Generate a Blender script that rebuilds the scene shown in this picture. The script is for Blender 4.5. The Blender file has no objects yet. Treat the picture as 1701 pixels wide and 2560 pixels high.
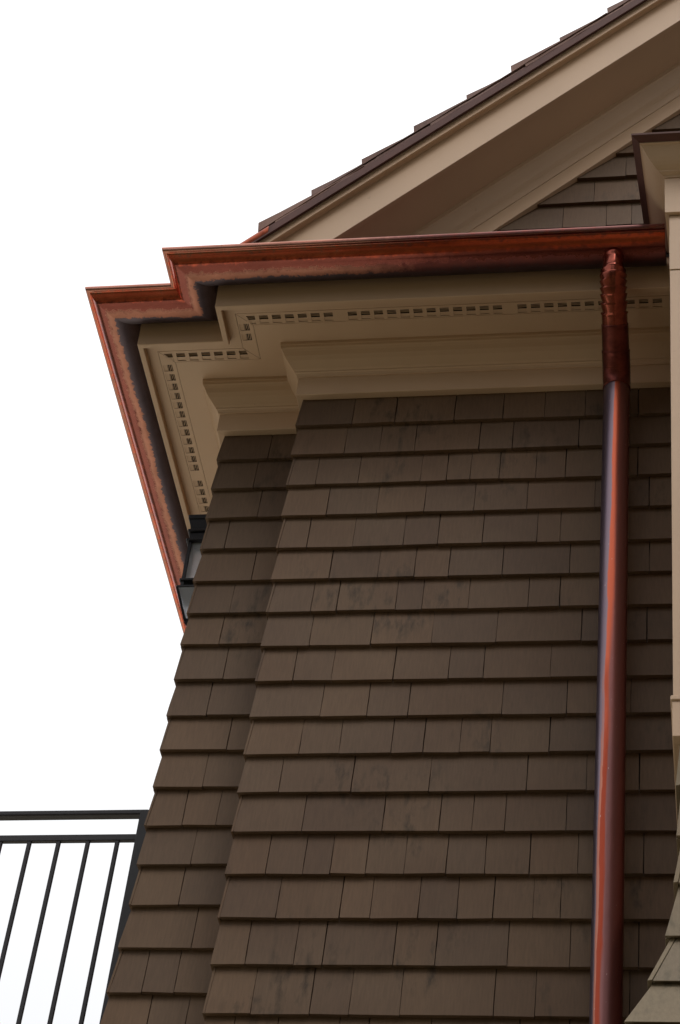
import bpy, math, random
from mathutils import Matrix, Vector
random.seed(7)
sc = bpy.context.scene
COL = sc.collection

# ------------------------------------------------------------------ camera
cam_d = bpy.data.cameras.new('camera')
cam = bpy.data.objects.new('camera', cam_d)
COL.objects.link(cam)
sc.camera = cam
right = (0.985769, 0.137975, 0.096033)
up = (0.027017, -0.693872, 0.719591)
fwd = (-0.16592, 0.706756, 0.687726)
cam.matrix_world = Matrix(((right[0], up[0], -fwd[0], 0.0),
                           (right[1], up[1], -fwd[1], 0.0),
                           (right[2], up[2], -fwd[2], 1.6),
                           (0, 0, 0, 1)))
cam_d.sensor_fit = 'VERTICAL'
cam_d.sensor_height = 36.0
cam_d.lens = 5630.42 / 2560 * 36.0
cam_d.clip_start = 0.1
cam_d.clip_end = 4000

# ------------------------------------------------------------------ world: bright overcast
SUN_EL, SUN_AZ = math.radians(54), math.radians(146)      # azimuth clockwise from +y (north)
world = bpy.data.worlds.new('World')
sc.world = world
world.use_nodes = True
nt = world.node_tree
nt.nodes.clear()
out = nt.nodes.new('ShaderNodeOutputWorld')
sky = nt.nodes.new('ShaderNodeTexSky')
sky.sky_type = 'NISHITA'
sky.sun_disc = False
sky.sun_elevation = SUN_EL
sky.sun_rotation = SUN_AZ
sky.dust_density = 6.0
hsv = nt.nodes.new('ShaderNodeHueSaturation')
hsv.inputs['Saturation'].default_value = 0.35
bg1 = nt.nodes.new('ShaderNodeBackground')
bg1.inputs['Strength'].default_value = 0.05
tc = nt.nodes.new('ShaderNodeTexCoord')
sep = nt.nodes.new('ShaderNodeSeparateXYZ')
ramp = nt.nodes.new('ShaderNodeValToRGB')
ramp.color_ramp.elements[0].position = 0.0
ramp.color_ramp.elements[0].color = (0.165, 0.168, 0.176, 1)
ramp.color_ramp.elements[1].position = 1.0
ramp.color_ramp.elements[1].color = (1.0, 1.0, 1.0, 1)
bg2 = nt.nodes.new('ShaderNodeBackground')
bg2.inputs['Strength'].default_value = 1.5
add = nt.nodes.new('ShaderNodeAddShader')
L = nt.links.new
L(sky.outputs[0], hsv.inputs['Color']); L(hsv.outputs[0], bg1.inputs['Color'])
L(tc.outputs['Generated'], sep.inputs[0]); L(sep.outputs['Z'], ramp.inputs[0]); L(ramp.outputs[0], bg2.inputs['Color'])
L(bg1.outputs[0], add.inputs[0]); L(bg2.outputs[0], add.inputs[1]); L(add.outputs[0], out.inputs[0])

sun_d = bpy.data.lights.new('sun', 'SUN')
sun_d.energy = 0.9
sun_d.angle = math.radians(24)
sun_d.color = (1.0, 0.97, 0.93)
sun = bpy.data.objects.new('sun', sun_d)
COL.objects.link(sun)
sd = Vector((math.sin(SUN_AZ) * math.cos(SUN_EL), math.cos(SUN_AZ) * math.cos(SUN_EL), math.sin(SUN_EL)))
sun.rotation_euler = sd.to_track_quat('Z', 'Y').to_euler()
sun.location = (6, -6, 14)

sc.view_settings.view_transform = 'Standard'
sc.view_settings.look = 'None'
sc.view_settings.exposure = 0.0
sc.view_settings.gamma = 1.0
sc.view_settings.use_curve_mapping = False

# ------------------------------------------------------------------ helpers
H = 1.6                      # heights measured from the eye; ground is at z = 0
D = 5.0621                   # plane of the shingle butts, front wall
XM = -1.378                  # its left corner
XL, YL = -1.678, 5.217       # corner and plane of the set-back wall
XE = -0.147                  # right end of the gutter
XB, YB = -0.1252, 4.30       # corner of the box bay


def tag(o, label=None, cat=None, group=None, kind=None):
    if label: o['label'] = label
    if cat: o['category'] = cat
    if group: o['group'] = group
    if kind: o['kind'] = kind
    return o


def empty(name, loc=(0, 0, 0)):
    o = bpy.data.objects.new(name, None)
    COL.objects.link(o)
    o.location = loc
    return o


def world_loc(o):
    v = Vector((0, 0, 0))
    while o:
        v += o.location
        o = o.parent
    return v


def mesh(name, verts, faces, mat, parent=None, smooth=False, attr=None, kind=None):
    """verts are given in world coordinates; origin goes to their centre"""
    c = Vector((0, 0, 0))
    for v in verts: c += Vector(v)
    c /= len(verts)
    me = bpy.data.meshes.new(name)
    me.from_pydata([(v[0] - c.x, v[1] - c.y, v[2] - c.z) for v in verts], [], faces)
    me.materials.append(mat)
    if smooth:
        for p in me.polygons: p.use_smooth = True
    if attr:
        a = me.attributes.new('prof', 'FLOAT', 'POINT')
        a.data.foreach_set('value', attr)
    me.update()
    o = bpy.data.objects.new(name, me)
    COL.objects.link(o)
    if parent:
        o.parent = parent
        o.location = c - world_loc(parent)
    else:
        o.location = c
    if kind: o['kind'] = kind
    return o


def boxv(x0, x1, y0, y1, z0, z1):
    v = [(x0, y0, z0), (x1, y0, z0), (x1, y1, z0), (x0, y1, z0), (x0, y0, z1), (x1, y0, z1), (x1, y1, z1), (x0, y1, z1)]
    f = [(0, 3, 2, 1), (4, 5, 6, 7), (0, 1, 5, 4), (1, 2, 6, 5), (2, 3, 7, 6), (3, 0, 4, 7)]
    return v, f


def box(name, x0, x1, y0, y1, z0, z1, mat, parent=None, bev=0.0):
    v, f = boxv(x0, x1, y0, y1, z0, z1)
    o = mesh(name, v, f, mat, parent)
    if bev: bevel(o, bev)
    return o


def bevel(o, w, seg=2):
    m = o.modifiers.new('bevel', 'BEVEL')
    m.width = w; m.segments = seg; m.limit_method = 'ANGLE'; m.angle_limit = math.radians(35)


def join(parts):
    V, F = [], []
    for v, f in parts:
        n = len(V)
        V += list(v); F += [tuple(i + n for i in q) for q in f]
    return V, F


def bar(p, q, w, h=None):
    """square bar between two points"""
    h = h or w
    p, q = Vector(p), Vector(q)
    d = (q - p).normalized()
    a = d.cross(Vector((0, 1, 0)))
    if a.length < 1e-3: a = d.cross(Vector((0, 0, 1)))
    a.normalize(); b = d.cross(a)
    V = []
    for c in (p, q):
        for s, t in ((-1, -1), (1, -1), (1, 1), (-1, 1)): V.append(tuple(c + a * s * w / 2 + b * t * h / 2))
    F = [(0, 1, 2, 3), (7, 6, 5, 4)] + [(i, i + 4, (i + 1) % 4 + 4, (i + 1) % 4) for i in range(4)]
    return V, F


def ring_sweep(path, radii, n=28, cap=True, shape=None):
    """tube along a path; returns verts, faces, angle attribute"""
    V, A, F = [], [], []
    m = len(path)
    for i, c in enumerate(path):
        c = Vector(c)
        t = (Vector(path[min(i + 1, m - 1)]) - Vector(path[max(i - 1, 0)])).normalized()
        a = Vector((1, 0, 0)); a = (a - t * a.dot(t)).normalized(); b = t.cross(a)
        for k in range(n):
            th = 2 * math.pi * k / n
            r = radii[i] * (shape(i, th) if shape else 1)
            V.append(tuple(c + (a * math.cos(th) + b * math.sin(th)) * r)); A.append(th / (2 * math.pi))
    for i in range(m - 1):
        for k in range(n):
            k2 = (k + 1) % n
            F.append((i * n + k, i * n + k2, (i + 1) * n + k2, (i + 1) * n + k))
    if cap:
        F.append(tuple(reversed(range(n)))); F.append(tuple((m - 1) * n + k for k in range(n)))
    return V, F, A


# ------------------------------------------------------------------ materials
def newmat(name):
    m = bpy.data.materials.new(name); m.use_nodes = True
    return m, m.node_tree, m.node_tree.nodes['Principled BSDF']


def nd(t, kind, **kw):
    n = t.nodes.new(kind)
    for k, v in kw.items(): setattr(n, k, v)
    return n


def noise(t, scale, detail=4, rough=0.55, vec=None, stretch=None):
    n = nd(t, 'ShaderNodeTexNoise'); n.inputs['Scale'].default_value = scale
    n.inputs['Detail'].default_value = detail; n.inputs['Roughness'].default_value = rough
    if stretch:
        mp = nd(t, 'ShaderNodeMapping'); mp.inputs['Scale'].default_value = stretch
        t.links.new(vec, mp.inputs[0]); t.links.new(mp.outputs[0], n.inputs['Vector'])
    elif vec: t.links.new(vec, n.inputs['Vector'])
    return n


def rmp(t, src, pts, interp='LINEAR'):
    r = nd(t, 'ShaderNodeValToRGB'); r.color_ramp.interpolation = interp
    e = r.color_ramp.elements
    e[0].position, e[0].color = pts[0][0], (*pts[0][1], 1)
    e[1].position, e[1].color = pts[-1][0], (*pts[-1][1], 1)
    for p, c in pts[1:-1]:
        x = e.new(p); x.color = (*c, 1)
    t.links.new(src, r.inputs[0])
    return r


def g(v): return (v, v, v)


def mixc(t, fac, a, b, mode='MIX'):
    m = nd(t, 'ShaderNodeMix', data_type='RGBA', blend_type=mode)
    for s, i in ((fac, 0), (a, 6), (b, 7)):
        if isinstance(s, (int, float)): m.inputs[i].default_value = s
        elif isinstance(s, tuple): m.inputs[i].default_value = (*s, 1)
        else: t.links.new(s, m.inputs[i])
    return m.outputs[2]


def bump(t, b, h, strength=0.3, dist=0.002):
    n = nd(t, 'ShaderNodeBump'); n.inputs['Strength'].default_value = strength; n.inputs['Distance'].default_value = dist
    t.links.new(h, n.inputs['Height']); t.links.new(n.outputs[0], b.inputs['Normal'])


def shingle_paint(name, c1, c2, stain=0.55):
    m, t, b = newmat(name)
    geo = nd(t, 'ShaderNodeNewGeometry'); oi = nd(t, 'ShaderNodeObjectInfo')
    P = geo.outputs['Position']
    n1 = noise(t, 3.0, 3, 0.5, P)
    base = mixc(t, rmp(t, n1.outputs[0], [(0.35, g(0)), (0.65, g(1))]).outputs[0], c1, c2)
    rv = rmp(t, oi.outputs['Random'], [(0.0, (0.85, 0.85, 0.87)), (0.3, (0.96, 0.98, 1.0)), (0.6, (1.0, 1.0, 0.98)), (1.0, (1.09, 1.07, 1.03))])
    base = mixc(t, 1.0, base, rv.outputs[0], 'MULTIPLY')
    # weathered blotches, drawn out down the grain
    n2 = noise(t, 1.0, 6, 0.66, P, (30, 30, 9))
    n3 = noise(t, 1.0, 2, 0.5, P, (3.6, 3.6, 3.0))
    s2 = rmp(t, n2.outputs[0], [(0.50, g(0)), (0.68, g(1))])
    s3 = rmp(t, n3.outputs[0], [(0.53, g(0)), (0.63, g(1))])
    st = mixc(t, 1.0, s2.outputs[0], s3.outputs[0], 'MULTIPLY')
    base = mixc(t, st, base, tuple(c * stain * k for c, k in zip(c1, (0.92, 1.0, 1.0))))
    # fine grain
    n4 = noise(t, 1.0, 4, 0.65, P, (150, 150, 7))
    gr = rmp(t, n4.outputs[0], [(0.32, g(0.88)), (0.66, g(1.07))])
    base = mixc(t, 1.0, base, gr.outputs[0], 'MULTIPLY')
    t.links.new(base, b.inputs['Base Color'])
    b.inputs['Roughness'].default_value = 0.62
    b.inputs['Specular IOR Level'].default_value = 0.2
    n5 = noise(t, 22, 4, 0.6, P)
    hh = mixc(t, 0.35, n5.outputs[0], n4.outputs[0])
    bump(t, b, hh, 0.35, 0.0015)
    return m


def trim_paint(name, c, rough=0.5):
    m, t, b = newmat(name)
    geo = nd(t, 'ShaderNodeNewGeometry'); P = geo.outputs['Position']
    n1 = noise(t, 2.2, 4, 0.5, P)
    base = mixc(t, rmp(t, n1.outputs[0], [(0.3, g(0.0)), (0.7, g(1))]).outputs[0], tuple(x * 0.94 for x in c), tuple(min(1, x * 1.05) for x in c))
    n2 = noise(t, 45, 2, 0.5, P)
    sp = rmp(t, n2.outputs[0], [(0.74, g(0)), (0.80, g(1))])
    base = mixc(t, mixc(t, 0.35, (0, 0, 0), sp.outputs[0]), base, tuple(x * 0.55 for x in c))
    t.links.new(base, b.inputs['Base Color'])
    b.inputs['Roughness'].default_value = rough
    b.inputs['Specular IOR Level'].default_value = 0.4
    n3 = noise(t, 30, 3, 0.5, P)
    bump(t, b, n3.outputs[0], 0.18, 0.0015)
    return m


def plain(name, c, rough=0.5, metal=0.0):
    m, t, b = newmat(name)
    geo = nd(t, 'ShaderNodeNewGeometry')
    n1 = noise(t, 18, 4, 0.6, geo.outputs['Position'])
    r = rmp(t, n1.outputs[0], [(0.3, tuple(x * 0.85 for x in c)), (0.7, tuple(min(1, x * 1.12) for x in c))])
    t.links.new(r.outputs[0], b.inputs['Base Color'])
    b.inputs['Roughness'].default_value = rough
    b.inputs['Metallic'].default_value = metal
    return m


BROWN = shingle_paint('brown_shingle_paint', (0.103, 0.060, 0.035), (0.120, 0.074, 0.044))
TAUPE = shingle_paint('taupe_shingle_paint', (0.190, 0.148, 0.098), (0.215, 0.162, 0.108), 0.6)
TRIM = trim_paint('tan_trim_paint', (0.515, 0.352, 0.232))
SHEATH = plain('dark_building_paper', (0.02, 0.016, 0.014), 0.9)
DARKGAP = plain('vent_cavity_dark', (0.012, 0.010, 0.012), 0.8)
BLACK = plain('black_powder_coated_metal', (0.018, 0.016, 0.019), 0.5, 0.0)
INK = plain('black_lantern_metal', (0.010, 0.009, 0.012), 0.4)
DRIP = plain('dark_bronze_metal', (0.085, 0.029, 0.021), 0.75, 0.0)


def copper_common(t, b, P):
    n = noise(t, 7, 3, 0.5, P)
    n2 = noise(t, 60, 2, 0.5, P)
    h = mixc(t, 0.12, n.outputs[0], n2.outputs[0])
    bump(t, b, h, 0.25, 0.004)


def copper_gutter_mat():
    m, t, b = newmat('weathered_copper_gutter')
    geo = nd(t, 'ShaderNodeNewGeometry'); P = geo.outputs['Position']
    at = nd(t, 'ShaderNodeAttribute', attribute_name='prof')
    jag = noise(t, 1.0, 8, 0.72, P, (42, 42, 42))
    big = noise(t, 1.0, 2, 0.5, P, (2.2, 2.2, 2.2))
    s1 = nd(t, 'ShaderNodeMath', operation='SUBTRACT'); s1.inputs[1].default_value = 0.5; t.links.new(jag.outputs[0], s1.inputs[0])
    s2 = nd(t, 'ShaderNodeMath', operation='SUBTRACT'); s2.inputs[1].default_value = 0.5; t.links.new(big.outputs[0], s2.inputs[0])
    a = nd(t, 'ShaderNodeMath', operation='MULTIPLY_ADD'); a.inputs[1].default_value = 0.34
    t.links.new(s1.outputs[0], a.inputs[0]); t.links.new(at.outputs['Fac'], a.inputs[2])
    a2 = nd(t, 'ShaderNodeMath', operation='MULTIPLY_ADD'); a2.inputs[1].default_value = 0.17
    t.links.new(s2.outputs[0], a2.inputs[0]); t.links.new(a.outputs[0], a2.inputs[2])
    # along the profile: 0 lip, 1 back at the fascia.  red and maroon bands paint in reflections, then bare pink copper, slate-coloured oxide
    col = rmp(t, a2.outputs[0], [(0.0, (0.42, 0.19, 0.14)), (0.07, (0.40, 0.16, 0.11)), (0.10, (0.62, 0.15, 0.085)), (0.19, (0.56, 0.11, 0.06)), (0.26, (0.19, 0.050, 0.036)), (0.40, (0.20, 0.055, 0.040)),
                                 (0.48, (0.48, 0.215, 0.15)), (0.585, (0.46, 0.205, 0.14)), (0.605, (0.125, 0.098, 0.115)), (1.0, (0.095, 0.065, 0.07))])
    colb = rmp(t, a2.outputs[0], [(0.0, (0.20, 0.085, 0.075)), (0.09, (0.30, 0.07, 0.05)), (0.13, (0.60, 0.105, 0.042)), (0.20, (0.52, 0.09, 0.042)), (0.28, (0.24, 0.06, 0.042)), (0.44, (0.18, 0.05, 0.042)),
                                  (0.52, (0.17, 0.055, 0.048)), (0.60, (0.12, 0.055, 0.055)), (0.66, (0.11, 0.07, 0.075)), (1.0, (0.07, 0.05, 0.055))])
    sx = nd(t, 'ShaderNodeSeparateXYZ'); t.links.new(P, sx.inputs[0])
    xa = nd(t, 'ShaderNodeMath', operation='MULTIPLY_ADD'); xa.inputs[1].default_value = 0.5; t.links.new(s1.outputs[0], xa.inputs[0]); t.links.new(sx.outputs['X'], xa.inputs[2])
    mr = nd(t, 'ShaderNodeMapRange'); mr.inputs['From Min'].default_value = -1.25; mr.inputs['From Max'].default_value = -0.95
    t.links.new(xa.outputs[0], mr.inputs['Value'])
    rr = rmp(t, a2.outputs[0], [(0.0, g(0.25)), (0.10, g(0.15)), (0.40, g(0.17)), (0.46, g(0.45)), (0.59, g(0.58)), (0.62, g(0.5)), (1.0, g(0.5))])
    # small dark spots
    n2 = noise(t, 130, 2, 0.5, P)
    sp = rmp(t, n2.outputs[0], [(0.72, g(0)), (0.76, g(1))])
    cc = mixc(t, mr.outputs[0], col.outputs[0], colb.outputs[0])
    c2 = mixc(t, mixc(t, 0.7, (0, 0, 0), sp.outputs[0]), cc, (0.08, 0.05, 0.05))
    st = noise(t, 1.0, 4, 0.6, P, (9, 9, 60))
    c2 = mixc(t, 1.0, c2, rmp(t, st.outputs[0], [(0.3, g(0.82)), (0.7, g(1.1))]).outputs[0], 'MULTIPLY')
    t.links.new(c2, b.inputs['Base Color']); t.links.new(rr.outputs[0], b.inputs['Roughness'])
    b.inputs['Metallic'].default_value = 0.92
    copper_common(t, b, P)
    return m


def copper_pipe_mat():
    m, t, b = newmat('streaked_copper_pipe')
    geo = nd(t, 'ShaderNodeNewGeometry'); P = geo.outputs['Position']
    at = nd(t, 'ShaderNodeAttribute', attribute_name='prof')
    n = noise(t, 1.0, 5, 0.62, P, (26, 26, 2.6))
    s = nd(t, 'ShaderNodeMath', operation='SUBTRACT'); s.inputs[1].default_value = 0.5; t.links.new(n.outputs[0], s.inputs[0])
    a = nd(t, 'ShaderNodeMath', operation='MULTIPLY_ADD'); a.inputs[1].default_value = 0.10
    t.links.new(s.outputs[0], a.inputs[0]); t.links.new(at.outputs['Fac'], a.inputs[2])
    sp = nd(t, 'ShaderNodeSeparateXYZ'); t.links.new(P, sp.inputs[0])
    # the scraped streak wanders round the pipe with height
    zsh = nd(t, 'ShaderNodeMath', operation='MULTIPLY_ADD'); zsh.inputs[1].default_value = 0.036; zsh.inputs[2].default_value = -0.036 * 6.9
    t.links.new(sp.outputs['Z'], zsh.inputs[0])
    a3 = nd(t, 'ShaderNodeMath', operation='ADD'); t.links.new(a.outputs[0], a3.inputs[0]); t.links.new(zsh.outputs[0], a3.inputs[1])
    ox = (0.13, 0.055, 0.055)
    col = rmp(t, a3.outputs[0], [(0.0, (0.20, 0.038, 0.030)), (0.12, (0.17, 0.070, 0.068)), (0.205, (0.20, 0.085, 0.080)), (0.222, (0.26, 0.042, 0.018)),
                                (0.268, (0.28, 0.045, 0.020)), (0.274, (0.40, 0.155, 0.105)), (0.300, (0.36, 0.13, 0.09)), (0.306, (0.20, 0.15, 0.18)), (0.36, (0.13, 0.10, 0.14)), (0.5, (0.08, 0.055, 0.085)), (1.0, ox)])
    colh = rmp(t, a3.outputs[0], [(0.0, (0.20, 0.038, 0.030)), (0.12, (0.17, 0.070, 0.068)), (0.195, (0.22, 0.080, 0.070)), (0.225, (0.42, 0.090, 0.045)),
                                 (0.262, (0.46, 0.10, 0.05)), (0.272, (0.21, 0.15, 0.17)), (0.36, (0.13, 0.10, 0.14)), (0.5, (0.08, 0.055, 0.085)), (1.0, ox)])  # bluish band and brighter upper streak paint in highlights
    zf = nd(t, 'ShaderNodeMapRange'); zf.inputs['From Min'].default_value = 5.45; zf.inputs['From Max'].default_value = 5.75
    zn_ = nd(t, 'ShaderNodeMath', operation='MULTIPLY_ADD'); zn_.inputs[1].default_value = 0.9; t.links.new(s.outputs[0], zn_.inputs[0]); t.links.new(sp.outputs['Z'], zn_.inputs[2])
    t.links.new(zn_.outputs[0], zf.inputs['Value'])
    cm = mixc(t, zf.outputs[0], col.outputs[0], colh.outputs[0])
    fl = noise(t, 1.0, 3, 0.5, P, (160, 160, 50))
    cm = mixc(t, mixc(t, 0.8, (0, 0, 0), rmp(t, fl.outputs[0], [(0.72, g(0)), (0.75, g(1))]).outputs[0]), cm, (0.42, 0.30, 0.28))
    t.links.new(cm, b.inputs['Base Color'])
    b.inputs['Metallic'].default_value = 0.85
    b.inputs['Roughness'].default_value = 0.33
    copper_common(t, b, P)
    return m


def copper_plain(name, c, rough):
    m, t, b = newmat(name)
    geo = nd(t, 'ShaderNodeNewGeometry'); P = geo.outputs['Position']
    n = noise(t, 24, 5, 0.65, P)
    r = rmp(t, n.outputs[0], [(0.35, tuple(x * 0.55 for x in c)), (0.6, c)])
    t.links.new(r.outputs[0], b.inputs['Base Color'])
    b.inputs['Metallic'].default_value = 0.92
    b.inputs['Roughness'].default_value = rough
    copper_common(t, b, P)
    return m


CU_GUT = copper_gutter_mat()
CU_PIPE = copper_pipe_mat()
CU_ELB = copper_plain('bright_copper_elbow', (0.27, 0.066, 0.043), 0.22)
CU_DARK = copper_plain('dark_oxidised_copper', (0.15, 0.036, 0.028), 0.36)
CU_ORG = copper_plain('orange_copper_flashing', (0.30, 0.070, 0.034), 0.4)
SHAKE = shingle_paint('weathered_roof_shake', (0.150, 0.078, 0.060), (0.235, 0.140, 0.115), 0.5)


def ground_mat():
    m, t, b = newmat('driveway_and_lawn')
    geo = nd(t, 'ShaderNodeNewGeometry'); P = geo.outputs['Position']
    n = noise(t, 0.06, 3, 0.5, P); n2 = noise(t, 3, 6, 0.6, P)
    c = mixc(t, rmp(t, n.outputs[0], [(0.47, g(0)), (0.53, g(1))]).outputs[0], (0.13, 0.09, 0.045), (0.085, 0.085, 0.035))
    c = mixc(t, 1.0, c, rmp(t, n2.outputs[0], [(0.3, g(0.8)), (0.7, g(1.15))]).outputs[0], 'MULTIPLY')
    t.links.new(c, b.inputs['Base Color']); b.inputs['Roughness'].default_value = 0.9
    return m


def glass_mat():
    m, t, b = newmat('frosted_lantern_glass')
    b.inputs['Base Color'].default_value = (0.72, 0.74, 0.78, 1)
    b.inputs['Roughness'].default_value = 0.45
    b.inputs['Transmission Weight'].default_value = 0.75
    b.inputs['IOR'].default_value = 1.3
    return m


GLASS = glass_mat()
BLACK.node_tree.nodes['Principled BSDF'].inputs['Specular IOR Level'].default_value = 0.3
INK.node_tree.nodes['Principled BSDF'].inputs['Specular IOR Level'].default_value = 0.2

# ------------------------------------------------------------------ setting
go = mesh('ground', [(-900, -900, 0), (900, -900, 0), (900, 900, 0), (-900, 900, 0)], [(0, 1, 2, 3)], ground_mat(), kind='structure')

pm, pt_, pb = newmat('pale_bounce_concrete')
pg = nd(pt_, 'ShaderNodeNewGeometry')
pn = noise(pt_, 2.5, 6, 0.6, pg.outputs['Position'])
pt_.links.new(rmp(pt_, pn.outputs[0], [(0.3, (0.68, 0.68, 0.58)), (0.7, (0.78, 0.77, 0.66))]).outputs[0], pb.inputs['Base Color'])
pb.inputs['Roughness'].default_value = 0.9
mesh('bounce_patio', [(-16, 2.8, 0.004), (-1.9, 2.8, 0.004), (-1.9, 22, 0.004), (-16, 22, 0.004)], [(0, 1, 2, 3)], pm, kind='structure')  # unseen pale slab, added to bounce light up onto the left soffit

# unseen trees added behind the viewer to darken the copper's reflections and front wall
def added_woodland():
    rnd = random.Random(3)
    m, t, b = newmat('tree_leaves')
    geo = nd(t, 'ShaderNodeNewGeometry')
    n = noise(t, 0.8, 3, 0.6, geo.outputs['Position'])
    t.links.new(rmp(t, n.outputs[0], [(0.3, (0.035, 0.05, 0.018)), (0.7, (0.08, 0.09, 0.035))]).outputs[0], b.inputs['Base Color'])
    b.inputs['Roughness'].default_value = 0.7
    V, F = [], []
    for tx, ty, th, tr in TREES:
        v, f, _ = ring_sweep([(tx, ty, 0), (tx + 0.2, ty, th * 0.35), (tx, ty + 0.2, th * 0.75)], [0.45, 0.32, 0.12], 10)
        n0 = len(V); V += v; F += [tuple(i + n0 for i in q) for q in f]
        for _ in range(70):
            u = rnd.random(); a = rnd.random() * 6.28; r = tr * math.sqrt(rnd.random()) * math.sin(math.pi * (0.12 + 0.83 * u)) 
            c = Vector((tx + r * math.cos(a), ty + r * math.sin(a), th * (0.22 + 0.76 * u)))
            for _ in range(75):
                d = Vector((rnd.gauss(0, 1), rnd.gauss(0, 1), rnd.gauss(0, 0.8))) * 0.62
                p = c + d
                e1 = Vector((rnd.gauss(0, 1), rnd.gauss(0, 1), rnd.gauss(0, 1))).normalized() * 0.17
                e2 = Vector((rnd.gauss(0, 1), rnd.gauss(0, 1), rnd.gauss(0, 1))).normalized() * 0.13
                n0 = len(V)
                V += [tuple(p - e1), tuple(p + e2), tuple(p + e1), tuple(p - e2)]
                F.append((n0, n0 + 1, n0 + 2, n0 + 3))
    return mesh('added_woodland', V, F, m, kind='stuff')


TREES = [(-3.0, -9.5, 17, 4.2), (2.5, -8.5, 19, 4.6), (8.5, -9.0, 18, 4.6), (14.0, -6.5, 17, 4.4), (-9.0, -15, 15, 4.0), (6, -14, 20, 5)]
added_woodland()

# ------------------------------------------------------------------ the house
house = empty('shingled_house', (0, D, 0))
tag(house, 'brown shingled house corner with deep tan eaves, steep gable and projecting box bay', 'house')

MAIN = [(4.5455, [-1.2906, -1.1749, -1.011, -0.9338, -0.77, -0.541, -0.414]), (4.6965, [-1.2496, -1.0933, -0.988, -0.8545, -0.61, -0.5031, -0.2606]), (4.8471, [-1.2842, -1.1519, -1.0746, -0.8843, -0.7725, -0.5814, -0.4172, -0.239]), (4.9955, [-1.2172, -1.0431, -0.9586, -0.8285, -0.7236, -0.6269, -0.519, -0.4461]), (5.1398, [-1.2633, -1.1589, -1.0828, -0.9844, -0.8769, -0.7624, -0.6562, -0.5348, -0.4036, -0.2268]), (5.2821, [-1.1772, -0.9497, -0.7907, -0.6981, -0.6077, -0.4388]), (5.4197, [-1.2591, -1.0509, -0.8278, -0.5532, -0.3858, -0.2398]), (5.5571, [-1.2152, -1.0987, -0.9475, -0.8551, -0.7496, -0.6625, -0.4945]), (5.6947, [-1.1673, -1.0299, -0.9092, -0.635, -0.4487, -0.2648]), (5.8316, [-1.2644, -1.1479, -0.9633, -0.7993, -0.6958, -0.4992]), (5.9687, [-1.2296, -1.0428, -0.8578, -0.6645, -0.4128, -0.2201]), (6.1063, [-1.2397, -1.1606, -0.9784, -0.8975, -0.7559, -0.5747, -0.4811]), (6.2405, [-1.1965, -1.044, -0.9317, -0.8253, -0.6598, -0.4543, -0.2129]), (6.3748, [-1.2816, -1.1351, -0.975, -0.8676, -0.7274, -0.5581, -0.4863]), (6.5167, [-1.2338, -1.0713, -0.9198, -0.7613, -0.5947, -0.3825, -0.2146]), (6.6541, [-1.2821, -1.1438, -0.9413, -0.8578, -0.7811, -0.6881, -0.5717, -0.4783, -0.2506]), (6.7924, [-1.2015, -1.0858, -0.9708, -0.7608, -0.6528, -0.4396]), (6.9317, [-1.1884, -1.0468, -0.8502, -0.6897, -0.5533, -0.4208, -0.25])]
LEFT = [(4.7074, -1.708, [-1.5717, -1.4642]), (4.8554, -1.6998, [-1.6018, -1.5107]), (5.0001, -1.6933, [-1.4828]), (5.1428, -1.6842, [-1.5409]), (5.2818, -1.684, [-1.5251]), (5.4196, -1.6841, [-1.5725, -1.47]), (5.5584, -1.6806, [-1.5294]), (5.6967, -1.6804, [-1.4756]), (5.8294, -1.681, [-1.5565]), (5.9724, -1.678, [-1.5236]), (6.1156, -1.6797, [-1.5553]), (6.2454, -1.6774, [-1.5386]), (6.3841, -1.6777, [-1.4858]), (6.5242, -1.6735, [-1.594]), (6.6644, -1.6752, [-1.501]), (6.8001, -1.6753, [-1.5317]), (6.9378, -1.6756, [-1.4983])]
GABLE = [(7.765, [-0.62, -0.45, -0.31]), (7.9044, [-0.5211, -0.3667, -0.2778]), (8.0428, [-0.4125]), (8.1836, [-0.30]), (8.3191, [-0.18]), (8.4499, [-0.05]), (8.589, [0.1]), (8.728, [0.2])]

T = 0.0128      # butt thickness


def shingle(parent, x0, x1, zb, zn, yb, mat, x0t=None, flare=0.0):
    """one wedge-shaped shingle, facing -y; flare = how much the butt leans out beyond the top"""
    j = lambda s: random.uniform(-s, s)
    dz0, dz1 = j(0.0017), j(0.0017)
    dy = random.uniform(0, 0.0024)
    top = zn + 0.012
    V = []
    lv = [0.0, 0.25, 0.5, 0.75, 1.0]
    xt = x0 if x0t is None else x0t
    for i, u in enumerate(lv):
        xl = x0 + (xt - x0) * u + j(0.0007); xr = x1 + j(0.0007)
        yy = yb - dy * (1 - u) + (T + 0.0002 + flare) * (u * (top - zb)) / (zn - zb)
        zl = zb + dz0 * (1 - u) + u * (top - zb); zr = zb + dz1 * (1 - u) + u * (top - zb)
        V += [(xl, yy, zl), (xr, yy, zr)]
    n = len(V)
    yk = yb + flare + T + 0.0125
    V += [(x0, yb + T, zb + dz0), (x1, yb + T, zb + dz1), (x1, yk, top), (xt, yk, top)]
    F = [(2 * i, 2 * i + 1, 2 * i + 3, 2 * i + 2) for i in range(4)]
    F += [(1, 0, n, n + 1), (n + 1, n, n + 3, n + 2), (8, 9, n + 2, n + 3)]
    F += [(0, 2, 4, 6, 8, n + 3, n), (9, 7, 5, 3, 1, n + 1, n + 2)]
    return mesh('shingle', V, F, mat, parent)


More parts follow.
